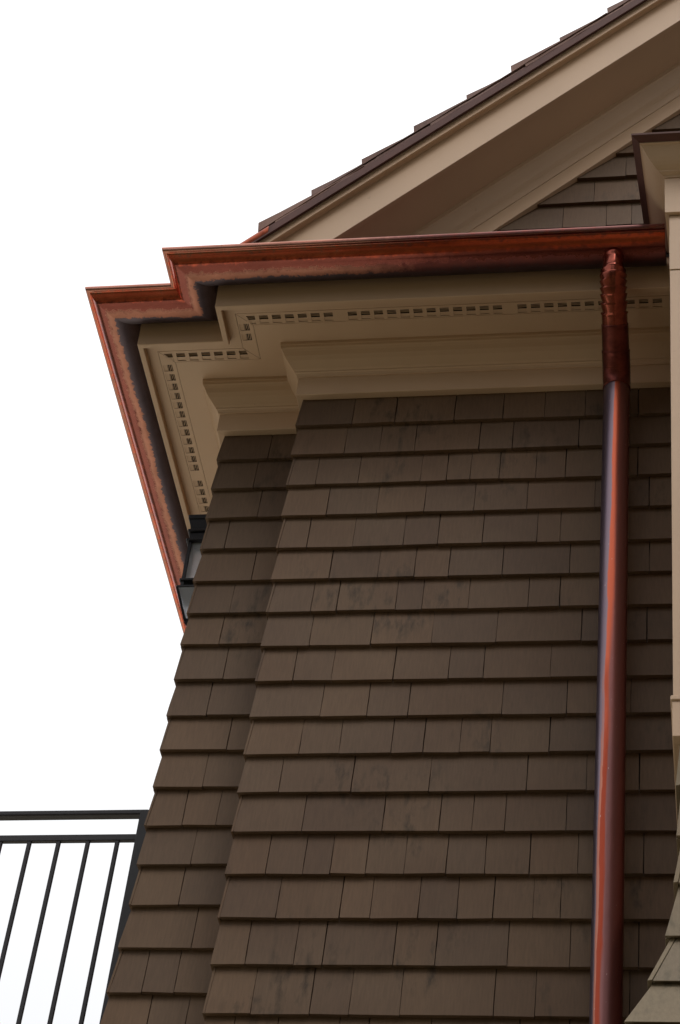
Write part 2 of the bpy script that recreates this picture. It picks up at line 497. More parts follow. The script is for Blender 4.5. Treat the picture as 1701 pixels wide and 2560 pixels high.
def side_shingle(parent, xs, y0, y1, zb, zn, mat, xst=None):
    """shingle on a wall facing -x, butt line at x = xs"""
    xst = xs if xst is None else xst
    top = zn + 0.012
    w = 0.0060
    V = [(xs, y0, zb), (xs, y1, zb), (xs + w, y1, zb), (xs + w, y0, zb),
         (xst + 0.0095, y0 + T, top), (xst + 0.0095, y1, top), (xst + 0.0095 + w, y1, top), (xst + 0.0095 + w, y0 + T, top)]
    F = [(0, 1, 5, 4), (1, 2, 6, 5), (2, 3, 7, 6), (3, 0, 4, 7), (0, 3, 2, 1), (4, 5, 6, 7)]
    return mesh('shingle', V, F, mat, parent)


# front wall
front = mesh('shingled_wall', *join([boxv(XM + 0.026, 1.6, D + 0.0265, D + 0.18, 0, 7.07)]), SHEATH, house)
tag(front, 'front wall of brown shingles with the copper downspout on it')
rows = MAIN + [(7.071, None)]
for i, (zb, js) in enumerate(MAIN):
    zn = min(rows[i + 1][0], 7.066)
    even = (i % 2 == 1)
    xs = [XM + (0.0065 if even else 0)] + [x for x in js if x > XM + 0.03] + [0.02]
    for a, b in zip(xs[:-1], xs[1:]):
        gl = random.choice((0.0009, 0.0012, 0.0018, 0.0024))
        top = zn if i < len(MAIN) - 1 else 7.060
        shingle(front, a + (gl if a != xs[0] else 0), b - 0.0008, zb, top, D, BROWN, x0t=(a + 0.009) if a == xs[0] else None)
    side_shingle(front, XM - 0.0005, D + (-0.0012 if even else T + 0.001), YL + 0.01, zb, min(zn, 7.055), BROWN)
# below the frame the same wall goes on down
zz = 4.5455
k = 0
while zz > 0.4:
    k += 1
    zz -= 0.148
    xs = [XM]
    while xs[-1] < -0.2: xs.append(xs[-1] + random.choice((0.3, 0.42, 0.5)))
    if k > 6: break
    for a, b in zip(xs[:-1], xs[1:]): shingle(front, a + 0.001, b - 0.001, zz, zz + 0.148, D - 0.001, BROWN)

# set-back wall
back = mesh('shingled_wall', *join([boxv(XL + 0.03, XM + 0.03, YL + 0.0265, YL + 0.16, 0, 7.07), boxv(XL + 0.03, XL + 0.18, YL + 0.16, 11, 0, 7.07)]), SHEATH, house)
tag(back, 'narrow shingled wall set back at the left corner of the house')
for i, (zb, xl, js) in enumerate(LEFT):
    last = i == len(LEFT) - 1
    zn = 7.058 if last else LEFT[i + 1][0]
    even = (i % 2 == 1)
    xt = xl + 0.0 if last else LEFT[i + 1][1]
    # the corner leans in slightly with height
    xs = [xl + (0.0065 if even else 0)] + js + [XM + 0.02]
    for a, b in zip(xs[:-1], xs[1:]):
        first = a == xs[0]
        gl = 0 if first else random.choice((0.0009, 0.0014, 0.0022))
        lean = (xt - xl) + 0.009 if first else None
        shingle(back, a + gl, b - 0.0008, zb, zn, YL, BROWN, x0t=(a + lean) if first else None)
    yy = YL + (-0.0012 if even else T + 0.001)
    cuts = [yy, YL + random.uniform(0.10, 0.2), YL + 0.45, YL + 0.8, YL + 1.3, YL + 2.4]
    for a, b in zip(cuts[:-1], cuts[1:]):
        side_shingle(back, xl - 0.0005, a, b - 0.003, zb, zn, BROWN, xst=xt - 0.0005)

# gable wall above the lower roof
gab = mesh('shingled_wall', [(-1.2, D + 0.0265, 7.1), (2.2, D + 0.0265, 7.1), (2.2, D + 0.0265, 10.9), (2.1, D + 0.0265, 10.76), (-1.2, D + 0.0265, 7.46),
                             (-1.2, D + 0.12, 7.1), (2.2, D + 0.12, 7.1), (2.2, D + 0.12, 10.9), (2.1, D + 0.12, 10.76), (-1.2, D + 0.12, 7.46)],
           [(0, 1, 2, 3, 4), (9, 8, 7, 6, 5), (0, 5, 6, 1), (1, 6, 7, 2), (2, 7, 8, 3), (3, 8, 9, 4), (4, 9, 5, 0)], SHEATH, house)
tag(gab, 'shingled gable wall under the sloping eave')
for i, (zb, js) in enumerate(GABLE):
    zn = GABLE[i + 1][0] if i + 1 < len(GABLE) else zb + 0.139
    x0 = zb - 8.66 - 0.10
    xs = [x0] + js + [max(js[-1] + 0.16, 0.28)]
    for a, b in zip(xs[:-1], xs[1:]):
        shingle(gab, a + 0.001, b - 0.001, zb, zn, D, BROWN, x0t=(a + 0.10) if a == x0 else None)

# ------------------------------------------------------------------ swept eaves trim
BASE = [((XL, 10.5), (1, 0)), ((XL, YL), (1, 1)), ((XM, YL), (1, 1)), ((XM, D), (1, 1)), ((-0.1245, D), (0, 1))]


def run_points(prof, k, xend=None, zoff=H):
    (x, y), (sx, sy) = BASE[k]
    if k == 4 and xend is not None: x = xend
    return [(x - sx * q, y - sy * q, z + zoff) for q, z in prof]


def sweep_run(name, prof, k, mat, parent, closed=True, smooth=False, xend=None, attr=None, caps=True):
    A = run_points(prof, k, xend); B = run_points(prof, k + 1, xend)
    n = len(prof)
    V = A + B
    F = []
    for i in range(n if closed else n - 1):
        i2 = (i + 1) % n
        F.append((i, i2, n + i2, n + i))
    if caps and closed:
        F.append(tuple(reversed(range(n)))); F.append(tuple(n + i for i in range(n)))
    return mesh(name, V, F, mat, parent, smooth=smooth, attr=(attr + attr) if attr else None)


ZS = 5.665
fascia = [(0.271, 5.80), (0.2685, 5.7), (0.2675, 5.642), (0.2655, 5.640), (0.2500, 5.640), (0.2490, 5.642), (0.249, 5.80)]
soff_out = [(0.249, ZS), (0.2115, ZS), (0.2115, ZS + 0.012), (0.249, ZS + 0.012)]
soff_in = [(0.1578, ZS), (-0.02, ZS), (-0.02, ZS + 0.012), (0.1578, ZS + 0.012)]
crown = [(-0.015, ZS), (0.0765, ZS), (0.0765, 5.6515), (0.0750, 5.6495), (0.0735, 5.6395), (0.0700, 5.6350), (0.0655, 5.6270), (0.0590, 5.6120), (0.0500, 5.5980),
         (0.0400, 5.5850), (0.0320, 5.5745), (0.0265, 5.5690), (0.0260, 5.5640), (0.0215, 5.5615), (0.0185, 5.5560), (0.0170, 5.5500), (-0.015, 5.5500)]
frieze = [(-0.02, 5.5500), (0.0120, 5.5500), (0.0120, 5.4700), (0.0108, 5.4680), (-0.02, 5.4680)]
for k in range(4):
    sweep_run('fascia_board', fascia, k, TRIM, house)
    sweep_run('soffit_board', soff_out, k, TRIM, house)
    sweep_run('soffit_board', soff_in, k, TRIM, house)
    sweep_run('crown_moulding', crown, k, TRIM, house)
    bevel(sweep_run('frieze_board', frieze, k, TRIM, house), 0.001)
# deck over the soffit closes the eave
V, F = [], []
deck = [(0.271, 5.80), (-0.02, 5.80), (-0.02, 5.79), (0.271, 5.79)]
for k in range(4): sweep_run('eave_decking', deck, k, SHEATH, house)

# vent strips with louvred openings
VO, VI = 0.2100, 0.1592


def vent_strip(k, cells):
    """cells: list of (a0, a1) along the run (x for front runs, y for side runs)"""
    side = k in (0, 2)
    (bx, by), _ = BASE[k]; (cx, cy), _ = BASE[k + 1]

    def pt(a, q, z):
        return (bx - q, a, z + H) if side else (a, by - q, z + H)
    if side:
        s_lo = lambda q: (YL if k == 0 else D) - q + 0.0008
        s_hi = (lambda q: 8.5) if k == 0 else (lambda q: YL - q - 0.0008)
    else:
        s_lo = lambda q: (XL if k == 1 else XM) - q + 0.0008
        s_hi = (lambda q: XM - q - 0.0008) if k == 1 else (lambda q: -0.1245)
    q0, q1 = VI, VO
    if side: h0, h1, dq0, dq1, pq0, pq1 = 0.1730, 0.2050, 0.1730, 0.1900, 0.1915, 0.2050
    else:    h0, h1, dq0, dq1, pq0, pq1 = 0.1640, 0.1990, 0.1820, 0.1990, 0.1640, 0.1805
    V, F = [], []

    def quad(a, b, c, d):
        n = len(V); V.extend([a, b, c, d]); F.append((n, n + 1, n + 2, n + 3))
    cur = None
    # bands outside the holes
    quad(pt(s_lo(q0), q0, ZS), pt(s_hi(q0), q0, ZS), pt(s_hi(h0), h0, ZS), pt(s_lo(h0), h0, ZS))
    quad(pt(s_lo(h1), h1, ZS), pt(s_hi(h1), h1, ZS), pt(s_hi(q1), q1, ZS), pt(s_lo(q1), q1, ZS))
    edges = [(s_lo(h0), s_lo(h1))]
    for a0, a1 in cells:
        edges.append((max(a0, s_lo(h0) + 0.0018), max(a0, s_lo(h1) + 0.0018))); edges.append((min(max(a1, s_lo(h0) + 0.0018), s_hi(h0) - 0.0018), min(a1, s_hi(h1) - 0.0018)))
    edges.append((s_hi(h0), s_hi(h1)))
    for i in range(0, len(edges), 2):
        e, f = edges[i], edges[i + 1]
        quad(pt(e[0], h0, ZS), pt(f[0], h0, ZS), pt(f[1], h1, ZS), pt(e[1], h1, ZS))
    # thin edges along both long sides
    for q in (q0, q1): quad(pt(s_lo(q), q, ZS), pt(s_hi(q), q, ZS), pt(s_hi(q), q, ZS + 0.004), pt(s_lo(q), q, ZS + 0.004))
    st = mesh('soffit_vent_strip', V, F, TRIM, house)
    A0 = lambda a, q: max(a, s_lo(q) + 0.0018)
    A1 = lambda a, q: min(a, s_hi(q) - 0.0018)
    for a0, a1 in cells:
        V, F = [], []
        _pt = pt

        def pt(a, q, z, a0=a0, a1=a1, _pt=_pt):
            return _pt(min(A1(a, q), max(A0(a, q), a)), q, z)
        # dished patch
        quad(pt(a0, pq0, ZS + 0.0028), pt(a1, pq0, ZS + 0.0028), pt(a1, pq1, ZS + 0.0012), pt(a0, pq1, ZS + 0.0012))
        n_tr = len(F)
        # divider between patch and louvre
        m0, m1 = (min(pq1, dq1), max(pq0, dq0)) if not side else (dq1, pq0)
        quad(pt(a0, m0, ZS), pt(a1, m0, ZS), pt(a1, m1, ZS), pt(a0, m1, ZS))
        # louvre blades
        nb = 3
        for i in range(nb):
            qa = dq0 + (dq1 - dq0) * (i + (0.50 if side else 0.82)) / nb
            qb = dq0 + (dq1 - dq0) * (i + 1.0) / nb
            w = 0.0006 * math.sin(i + a0 * 90)
            quad(pt(a0, qa + w, ZS + 0.0006), pt(a1, qa - w, ZS + 0.0006), pt(a1, qb - w, ZS + 0.0032), pt(a0, qb + w, ZS + 0.0032))
        n_bl = len(F)
        # dark cavity
        zt = ZS + 0.011
        quad(pt(a0, dq0, zt), pt(a1, dq0, zt), pt(a1, dq1, zt), pt(a0, dq1, zt))
        for (aa, qa), (ab, qb) in (((a0, dq0), (a1, dq0)), ((a1, dq0), (a1, dq1)), ((a1, dq1), (a0, dq1)), ((a0, dq1), (a0, dq0))):
            quad(pt(aa, qa, ZS), pt(ab, qb, ZS), pt(ab, qb, zt), pt(aa, qa, zt))
        o = mesh('vent', V, F, TRIM, st)
        o.data.materials.append(DARKGAP)
        for pi in range(n_bl, len(F)): o.data.polygons[pi].material_index = 1
    return st


P_ = 0.0443
front_cells = []
for start, sel in ((-1.776, range(5, 12)), (-1.2071, range(12)), (-0.6385, range(11))):
    for i in sel:
        a = start + i * P_
        front_cells.append((a, a + 0.0300))
vent_strip(3, front_cells)
vent_strip(1, [(-1.871 + i * P_, -1.871 + i * P_ + 0.030) for i in range(7)])
vent_strip(2, [(D - 0.165 + 0.02 + i * P_ - 0.02, D - 0.165 + i * P_ + 0.030) for i in range(2)])
side_cells = []
a = 5.0690
for blk in range(3):
    for i in range(12):
        side_cells.append((a + i * P_, a + i * P_ + 0.030))
    a += 0.569
vent_strip(0, side_cells)

# ------------------------------------------------------------------ rake (sloping eave of the gable)
def rake(name, prof, mat, x0, x1, parent, smooth=False, bev=0, attr=None):
    """prof: (q in front of the wall plane, c) with z = x + c + H; the run follows the 45 degree slope"""
    n = len(prof)
    zc = 7.372
    V = [(max(x0, zc - c - H), D - q, max(x0, zc - c - H) + c + H) for q, c in prof] + [(x1, D - q, x1 + c + H) for q, c in prof]
    F = [(i, (i + 1) % n, n + (i + 1) % n, n + i) for i in range(n)] + [tuple(reversed(range(n))), tuple(range(n, 2 * n))]
    o = mesh(name, V, F, mat, parent, smooth)
    if bev: bevel(o, bev)
    return o


XR0, XR1 = -1.80, 1.2
roof = mesh('gable_roof', [(-1.735, D - 0.29, 7.400), (XR1, D - 0.29, XR1 + 7.535 + H), (XR1, 10.4, XR1 + 7.535 + H), (-1.735, 10.4, 7.400),
                           (-1.735, D - 0.29, 7.380), (XR1, D - 0.29, XR1 + 7.515 + H), (XR1, 10.4, XR1 + 7.515 + H), (-1.735, 10.4, 7.380)],
            [(0, 1, 2, 3), (7, 6, 5, 4), (0, 4, 5, 1), (1, 5, 6, 2), (2, 6, 7, 3), (3, 7, 4, 0)], DRIP, house)
tag(roof, 'steep shake roof with stepped edge above the sloping tan fascia')
rake('rake_frieze_board', [(-0.03, 7.058), (0.012, 7.058), (0.012, 7.143), (-0.03, 7.143)], TRIM, -1.3, XR1, roof, bev=0.001)
rake('rake_crown_moulding', [(-0.03, 7.1445), (0.0135, 7.1445), (0.0145, 7.150), (0.013, 7.152), (0.017, 7.172), (0.019, 7.186), (0.030, 7.200), (0.037, 7.222), (0.046, 7.246), (0.052, 7.262), (0.058, 7.268), (0.058, 7.290), (-0.03, 7.290)],
     TRIM, -1.4, XR1, roof)
rake('rake_soffit_board', [(-0.03, 7.290), (0.231, 7.290), (0.231, 7.305), (-0.03, 7.305)], TRIM, -1.5, XR1, roof)
rake('rake_fascia_board', [(0.231, 7.272), (0.250, 7.272), (0.250, 7.472), (0.231, 7.472)], TRIM, XR0, XR1, roof, bev=0.0012)
rake('rake_bed_moulding', [(0.2495, 7.4570), (0.2520, 7.4565), (0.2600, 7.4560), (0.2680, 7.4520), (0.2760, 7.4470), (0.2800, 7.4480), (0.2800, 7.4880), (0.2495, 7.4880)], TRIM, XR0, XR1, roof)
rake('rake_drip_edge', [(0.2495, 7.4885), (0.2810, 7.4885), (0.2970, 7.4760), (0.2982, 7.4765), (0.2985, 7.5180), (0.2495, 7.5180)], DRIP, XR0, XR1, roof)

# stepped shakes along the rake
steps = [-1.5366]
while steps[-1] < 1.0: steps.append(steps[-1] + 0.1725 + random.uniform(-0.006, 0.006))
steps[1:7] = [-1.3684, -1.2056, -1.0337, -0.8550, -0.7012, -0.5290]
steps = steps[:7] + [-0.357 + 0.1725 * i for i in range(8)]


def shake(xb, length, c_low, c_top, y0, y1, taper, name='roof_shake'):
    """butt at x = xb, running up the slope for `length` (in x); c values are z - x"""
    j = lambda s: random.uniform(-s, s)
    V = []
    N = 5
    for i in range(N + 1):
        u = i / N
        x = xb + length * u
        ct = c_top - taper * u + j(0.0012)
        cb = c_low - 0.0 * u
        if ct < cb + 0.003: ct = cb + 0.003
        e = j(0.0015)
        V += [(x - 0.0, y0 + e, x + cb + H), (x - (0.0 if i else 0.004), y0 + e * 0.7, x + ct + H), (x, y1, x + cb + H), (x, y1, x + ct + H)]
    F = []
    for i in range(N):
        a, b = 4 * i, 4 * i + 4
        F += [(a, b, b + 1, a + 1), (a + 2, a + 3, b + 3, b + 2), (a + 1, b + 1, b + 3, a + 3), (a, a + 2, b + 2, b)]
    F += [(0, 1, 3, 2), (4 * N, 4 * N + 2, 4 * N + 3, 4 * N + 1)]
    return mesh(name, V, F, SHAKE, roof)


for i, xb in enumerate(steps):
    o1 = random.uniform(-0.006, 0.006)
    # thin under-layer, then the thick shake whose butt makes the step
    y0 = D - 0.300 + random.uniform(-0.003, 0.003)
    shake(xb + 0.055 + o1, 0.24, 7.5190, 7.5400, y0 + 0.003, y0 + 0.13, 0.016)
    shake(xb, 0.34, 7.5385 if i else 7.5280, 7.5740 + random.uniform(-0.003, 0.004), y0, y0 + 0.12 + random.uniform(-0.02, 0.02), 0.064)
V, F = [], []
for xb in steps:
    y = D - 0.17
    while y < 9:
        w = random.uniform(0.10, 0.2)
        b = boxv(0, 0.3, y, y + w - 0.005, 0, 0.018)
        n = len(V)
        V += [(xb + v[0], v[1], xb + v[0] + 7.540 + H + v[2] + (0.012 if v[0] == 0 and v[2] > 0 else 0)) for v in b[0]]
        F += [tuple(i + n for i in f) for f in b[1]]
        y += w
mesh('roof_covering', V, F, SHAKE, roof, kind='stuff')
# copper apron at the foot of the rake
V, F = [], []
N = 8
for x in (-1.82, -1.60, -1.555, -1.500):
    for i in range(N + 1):
        th = math.pi * (-0.25 + 1.0 * i / N)
        q = 0.286 + 0.018 * math.cos(th)
        c = 7.504 + 0.026 * math.sin(th)
        xx = max(x, 7.372 - c - H)
        V.append((xx, D - q, xx + c + H))
for i in range(3):
    for j in range(N):
        a = i * (N + 1) + j
        F.append((a, a + N + 1, a + N + 2, a + 1))
mesh('copper_apron', V, F, CU_ORG, house, smooth=True)
# low roof between the front gutter and the gable wall, and over the set-back corner
lr = mesh('lower_roof', [(XM - 0.27, D - 0.275, 7.385), (-0.126, D - 0.275, 7.385), (-0.126, D + 0.02, 7.66), (XM + 0.02, D + 0.02, 7.66),
                         (XL - 0.27, YL - 0.275, 7.385), (XM - 0.27, YL - 0.275, 7.385), (XL - 0.27, 10.4, 7.385), (-1.75, 10.4, 7.43), (-1.75, YL - 0.2, 7.43)],
          [(0, 1, 2, 3), (4, 5, 8), (4, 8, 7, 6), (5, 0, 3), (5, 3, 8)], CU_DARK, house)

# ------------------------------------------------------------------ box bay on the right
bay = mesh('box_bay', *join([boxv(XB + 0.03, 1.3, YB + 0.03, D + 0.02, 0.0, 6.99), boxv(XB + 0.004, 1.3, YB + 0.004, D + 0.02, 5.04, 7.18)]), TAUPE, house)
tag(bay, 'box bay at the right edge with tan boards and flared taupe shingles')
SL = 0.73


def bay_sweep(name, prof, mat, smooth=False, bev=0, yend=D + 0.01, slope=SL):
    n = len(prof)
    V = [(1.3, YB - q, z + H) for q, z in prof] + [(XB - q, YB - q, z + H) for q, z in prof] + \
        [(XB - q, yend, z + H + slope * (yend - (YB - q))) for q, z in prof]
    F = []
    for s in (0, n):
        for i in range(n): F.append((s + i, s + (i + 1) % n, s + n + (i + 1) % n, s + n + i))
    F += [tuple(range(n)), tuple(reversed(range(2 * n, 3 * n)))]
    o = mesh(name, V, F, mat, bay, smooth)
    if bev: bevel(o, bev)
    return o


bay_sweep('metal_drip_edge', [(0.1085, 5.652), (0.1090, 5.6595), (0.080, 5.664), (0.080, 5.6440), (0.0855, 5.6424)], DRIP)
bay_sweep('crown_moulding', [(-0.01, 5.6435), (0.0850, 5.6435), (0.0845, 5.6385), (0.0800, 5.6375), (0.0765, 5.6330), (0.0720, 5.6255), (0.0660, 5.6145), (0.0590, 5.6030),
                             (0.0510, 5.5920), (0.0430, 5.5830), (0.0340, 5.5755), (0.0290, 5.5725), (0.0283, 5.5690), (0.0210, 5.5660), (0.0150, 5.5620), (0.0145, 5.5560), (-0.01, 5.5560)], TRIM)
# frieze board (level in front; its side follows the roof)
bay_sweep('frieze_board', [(-0.01, 5.391), (0.0108, 5.391), (0.0112, 5.5555), (-0.01, 5.5555)], TRIM, bev=0.0012)
# roof plane and cheek of the bay
yE = D + 0.02
ze = lambda y, q=0.1: 5.664 + H + SL * (y - (YB - q))
mesh('bay_roof', [(XB - 0.107, YB - 0.107, 5.661 + H), (1.3, YB - 0.107, 5.661 + H), (1.3, yE, 5.661 + H + SL * (yE - YB + 0.107)), (XB - 0.107, yE, 5.661 + H + SL * (yE - YB + 0.107)),
                  (XB - 0.08, YB - 0.08, 5.650 + H), (1.3, YB - 0.08, 5.650 + H), (1.3, yE, 5.650 + H + SL * (yE - YB + 0.08)), (XB - 0.08, yE, 5.650 + H + SL * (yE - YB + 0.08))],
     [(0, 1, 2, 3), (7, 6, 5, 4)], DRIP, bay)
mesh('cheek_board', [(XB + 0.002, YB, 5.30 + H), (XB + 0.002, yE, 5.30 + H), (XB + 0.002, yE, 5.55 + H + SL * (yE - YB)), (XB + 0.002, YB, 5.55 + H)], [(0, 1, 2, 3)], TRIM, bay)


def bay_board(name, q, z0, z1, bev=0.0015):
    v, f = join([boxv(XB - q, 1.3, YB - q, YB + 0.034, z0 + H, z1 + H), boxv(XB - q, XB + 0.034, YB + 0.034, D - 0.001, z0 + H, z1 + H)])
    o = mesh(name, v, f, TRIM, bay)
    bevel(o, bev, 1)
    return o


bay_board('corner_board', -0.0012, 5.1395, 5.3885)
bay_board('corner_board', -0.0025, 3.5310, 5.1365)
bay_board('sill_moulding', 0.0040, 3.5130, 3.5295, 0.003)
bay_board('frieze_board', -0.0002, 3.4040, 3.5125)
# cedar shingles flaring out below the bay boards
FL = [(3.261, -0.0067), (3.1176, -0.0073), (2.982, 0.0), (2.8276, 0.0186), (2.688, 0.056), (2.558, 0.1024), (2.43, 0.158)]
ztop, qtop = 3.412, -0.0130
for i, (zb, qb) in enumerate(FL):
    zn, qn = (ztop, -0.006) if i == 0 else FL[i - 1]
    qn2 = qn - T - 0.0006           # face at the next butt line sits behind it
    zb += H; zn += H
    # front: first shingle from the corner, then others
    wide = [0.26, 0.17, 0.21, 0.30, 0.19, 0.24, 0.28][i]
    even = i % 2 == 1
    x0 = XB - qb + (0.0 if even else 0.0115); x0n = XB - qn2 + (0.0 if even else 0.0115)
    xs = [x0, XB + wide, XB + wide + 0.2, XB + wide + 0.42, XB + wide + 0.6, 1.25]
    for a, b in zip(xs[:-1], xs[1:]):
        first = a == x0
        at = x0n if first else a
        e = 0.0015 if not first else 0
        V = [(a + e, YB - qb, zb), (b - 0.0015, YB - qb, zb), (b - 0.0015, YB - qn2, zn + 0.004), (at + e, YB - qn2, zn + 0.004),
             (a + e, YB - qb + T, zb + 0.003), (b - 0.0015, YB - qb + T, zb + 0.003), (b - 0.0015, YB - qn2 + T, zn + 0.004), (at + e, YB - qn2 + T, zn + 0.004)]
        F = [(0, 1, 2, 3), (7, 6, 5, 4), (1, 0, 4, 5), (2, 6, 7, 3), (3, 7, 4, 0), (1, 5, 6, 2)]
        bevel(mesh('shingle', V, F, TAUPE, bay), 0.0012, 1)
    # side, lapping past the front one on alternate courses
    ys = YB - qb - (0.0006 if not even else -T); ysn = YB - qn2 - (0.0006 if not even else -T)
    V = [(XB - qb, ys, zb), (XB - qb, D, zb), (XB - qn2, D, zn + 0.004), (XB - qn2, ysn, zn + 0.004),
         (XB - qb + 0.0105, ys, zb + 0.002), (XB - qb + 0.0105, D, zb + 0.002), (XB - qn2 + 0.0105, D, zn + 0.004), (XB - qn2 + 0.0105, ysn, zn + 0.004)]
    bevel(mesh('shingle', V, [(0, 3, 2, 1), (4, 5, 6, 7), (0, 1, 5, 4), (2, 3, 7, 6), (3, 0, 4, 7), (1, 2, 6, 5)], TAUPE, bay), 0.0008, 1)
mesh('bay_floor', [(XB - 0.15, YB - 0.15, 4.06), (1.3, YB - 0.15, 4.06), (1.3, D, 4.06), (XB - 0.15, D, 4.06)], [(0, 1, 2, 3)], SHEATH, bay)

# ------------------------------------------------------------------ copper gutter
gut = empty('copper_gutter', (XM, D - 0.35, 5.70 + H))
tag(gut, 'copper eaves gutter stepping round the house corner, dark patina with bare pink patches', 'gutter')
ctrl = [(0.4345, 5.7600), (0.4350, 5.7555), (0.4330, 5.7470), (0.4290, 5.7440), (0.4215, 5.7445), (0.4165, 5.7405), (0.4110, 5.7320), (0.4040, 5.7230), (0.3960, 5.7165),
        (0.3860, 5.7120), (0.3760, 5.7090), (0.3650, 5.7050), (0.3550, 5.7010), (0.3440, 5.6985), (0.3320, 5.6985), (0.3180, 5.7020), (0.3040, 5.7090), (0.2900, 5.7220), (0.2780, 5.7400), (0.2715, 5.7600)]


def catmull(p, n=3):
    o = []
    for i in range(len(p) - 1):
        a, b, c, d = p[max(i - 1, 0)], p[i], p[i + 1], p[min(i + 2, len(p) - 1)]
        for k in range(n):
            t = k / n
            o.append(tuple(0.5 * ((2 * b[m]) + (-a[m] + c[m]) * t + (2 * a[m] - 5 * b[m] + 4 * c[m] - d[m]) * t * t + (-a[m] + 3 * b[m] - 3 * c[m] + d[m]) * t ** 3) for m in (0, 1)))
    o.append(p[-1])
    return o


prof = catmull(ctrl)
# arc parameter: 0 at the lip, 1 at the fascia, by distance out from the wall
par = [(0.4350 - q) / (0.4350 - 0.2715) for q, z in prof]
inner = [(0.2760, 5.7620), (0.2820, 5.7440), (0.2960, 5.7240), (0.3200, 5.7080), (0.3440, 5.7035), (0.3700, 5.7110), (0.3950, 5.7210), (0.4120, 5.7400), (0.4180, 5.7500), (0.4280, 5.7510), (0.4310, 5.7600)]
prof2 = prof + inner
par2 = par + [0.9 - 0.8 * i / len(inner) for i in range(len(inner))]
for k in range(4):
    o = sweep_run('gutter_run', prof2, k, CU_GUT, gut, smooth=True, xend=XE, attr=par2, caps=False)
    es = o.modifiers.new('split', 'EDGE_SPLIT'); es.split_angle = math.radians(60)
n = len(prof)
capv = [(XE, D - q, z + H) for q, z in prof]
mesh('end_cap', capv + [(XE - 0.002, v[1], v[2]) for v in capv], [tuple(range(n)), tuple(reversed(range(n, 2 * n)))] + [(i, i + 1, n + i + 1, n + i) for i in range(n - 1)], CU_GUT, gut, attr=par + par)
# soldered lap seam and small lap on the front run
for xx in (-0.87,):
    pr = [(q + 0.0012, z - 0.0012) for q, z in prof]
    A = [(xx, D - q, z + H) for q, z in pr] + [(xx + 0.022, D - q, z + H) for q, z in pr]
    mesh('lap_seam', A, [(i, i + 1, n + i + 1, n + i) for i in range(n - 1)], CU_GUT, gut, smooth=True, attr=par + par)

# ------------------------------------------------------------------ downspout
PX = -0.3155
dsp = empty('copper_downspout', (PX, D - 0.07, 0.1))
tag(dsp, 'round copper downspout with crimped elbow and orange streaks on the shingled wall', 'downspout')


def seg(pts, n=4):
    o = catmull([(q, z) for q, z in pts], n)
    return [(PX, D - q, z + H) for q, z in o]


def tube(name, path, radii, mat, shape=None, n=40):
    V, F, A = ring_sweep(path, radii, n, shape=shape)
    return mesh(name, V, F, mat, dsp, smooth=True, attr=A)


def lin(a, b, n): return [a + (b - a) * i / (n - 1) for i in range(n)]


# outlet with rolled rim under the gutter
p = seg([(0.352, 5.704), (0.352, 5.680), (0.350, 5.655), (0.347, 5.640)], 4)
tube('outlet', p, [0.0345 if i < 3 else 0.0310 + 0.0003 * i for i in range(len(p))], CU_ELB)
# upper elbow, crimped on its inner bends
p = seg([(0.348, 5.648), (0.345, 5.632), (0.337, 5.612), (0.322, 5.592), (0.302, 5.575), (0.272, 5.556), (0.235, 5.533), (0.215, 5.520)], 14)
m_ = len(p)


def crimp(i, th):
    u = i / (m_ - 1)
    if u < 0.06 or u > 0.80: return 1.0
    w = max(0.0, abs(math.cos(th)) - 0.45) / 0.55          # strongest on the two flanks
    saw = ((u * 9.0) % 1.0)
    facet = 0.012 * (1 if ((u * 4.5) % 1.0) < 0.5 else -1) * (1 - w)
    return 1.0 + w * 0.17 * (0.5 - saw) + facet


tube('elbow', p, [0.0350 + 0.0065 * min(1, i / (m_ * 0.25)) for i in range(m_)], CU_ELB, crimp, 48)
p = seg([(0.222, 5.525), (0.175, 5.4945), (0.140, 5.472)], 6)
tube('offset_pipe', p, [0.0435] * len(p), CU_DARK)
p = seg([(0.150, 5.4785), (0.115, 5.455), (0.094, 5.437), (0.080, 5.414), (0.0735, 5.392), (0.072, 5.372)], 10)
m2 = len(p)
tube('elbow', p, [0.0450 if i > 2 else 0.0460 for i in range(m2)], CU_DARK,
     lambda i, th: 1 + (0.018 * (0.5 - ((i / m2 * 14) % 1.0)) if 0.22 < i / m2 < 0.62 else 0), 44)
zz = [5.3775, 5.37] + [5.37 - 0.05 * i for i in range(1, 104)]
p = [(PX, D - 0.072, z + H) for z in zz]
tube('pipe', p, [0.0410] + [0.0420 + 0.0001 * math.sin(i * 1.7) for i in range(len(p) - 1)], CU_PIPE, None, 64)
# joint sleeve lower down, outside the picture, and straps
for zc in (3.9, 1.9):
    p = [(PX, D - 0.072, zc + dz) for dz in (0.012, 0.010, -0.010, -0.012)]
    tube('strap', p, [0.0425, 0.0440, 0.0440, 0.0425], CU_DARK)

# ------------------------------------------------------------------ balcony railing and deck
dk = mesh('balcony_deck', *boxv(-4.6, -1.74, 5.46, 6.9, 4.20, 4.38), TRIM)
tag(dk, 'small balcony deck below the black metal railing at the left of the house', 'balcony')
rl = empty('balcony_railing', (-1.77, 5.5, 4.38))
tag(rl, 'black metal balcony railing with thin vertical balusters against the white sky', 'railing')
K = -0.011


def ry(x): return 5.5 + (x + 1.78) * K


def rbar(name, x0, x1, z0, z1, d=0.024, bev=0.002):
    zc = (z0 + z1) / 2
    v = []
    for x in (x0, x1):
        y = ry(x)
        v += [(x, y - d / 2, z0), (x, y + d / 2, z0), (x, y + d / 2, z1), (x, y - d / 2, z1)]
    f = [(0, 1, 2, 3), (7, 6, 5, 4), (0, 4, 5, 1), (1, 5, 6, 2), (2, 6, 7, 3), (3, 7, 4, 0)]
    o = mesh(name, v, f, BLACK, rl); bevel(o, bev, 2); return o


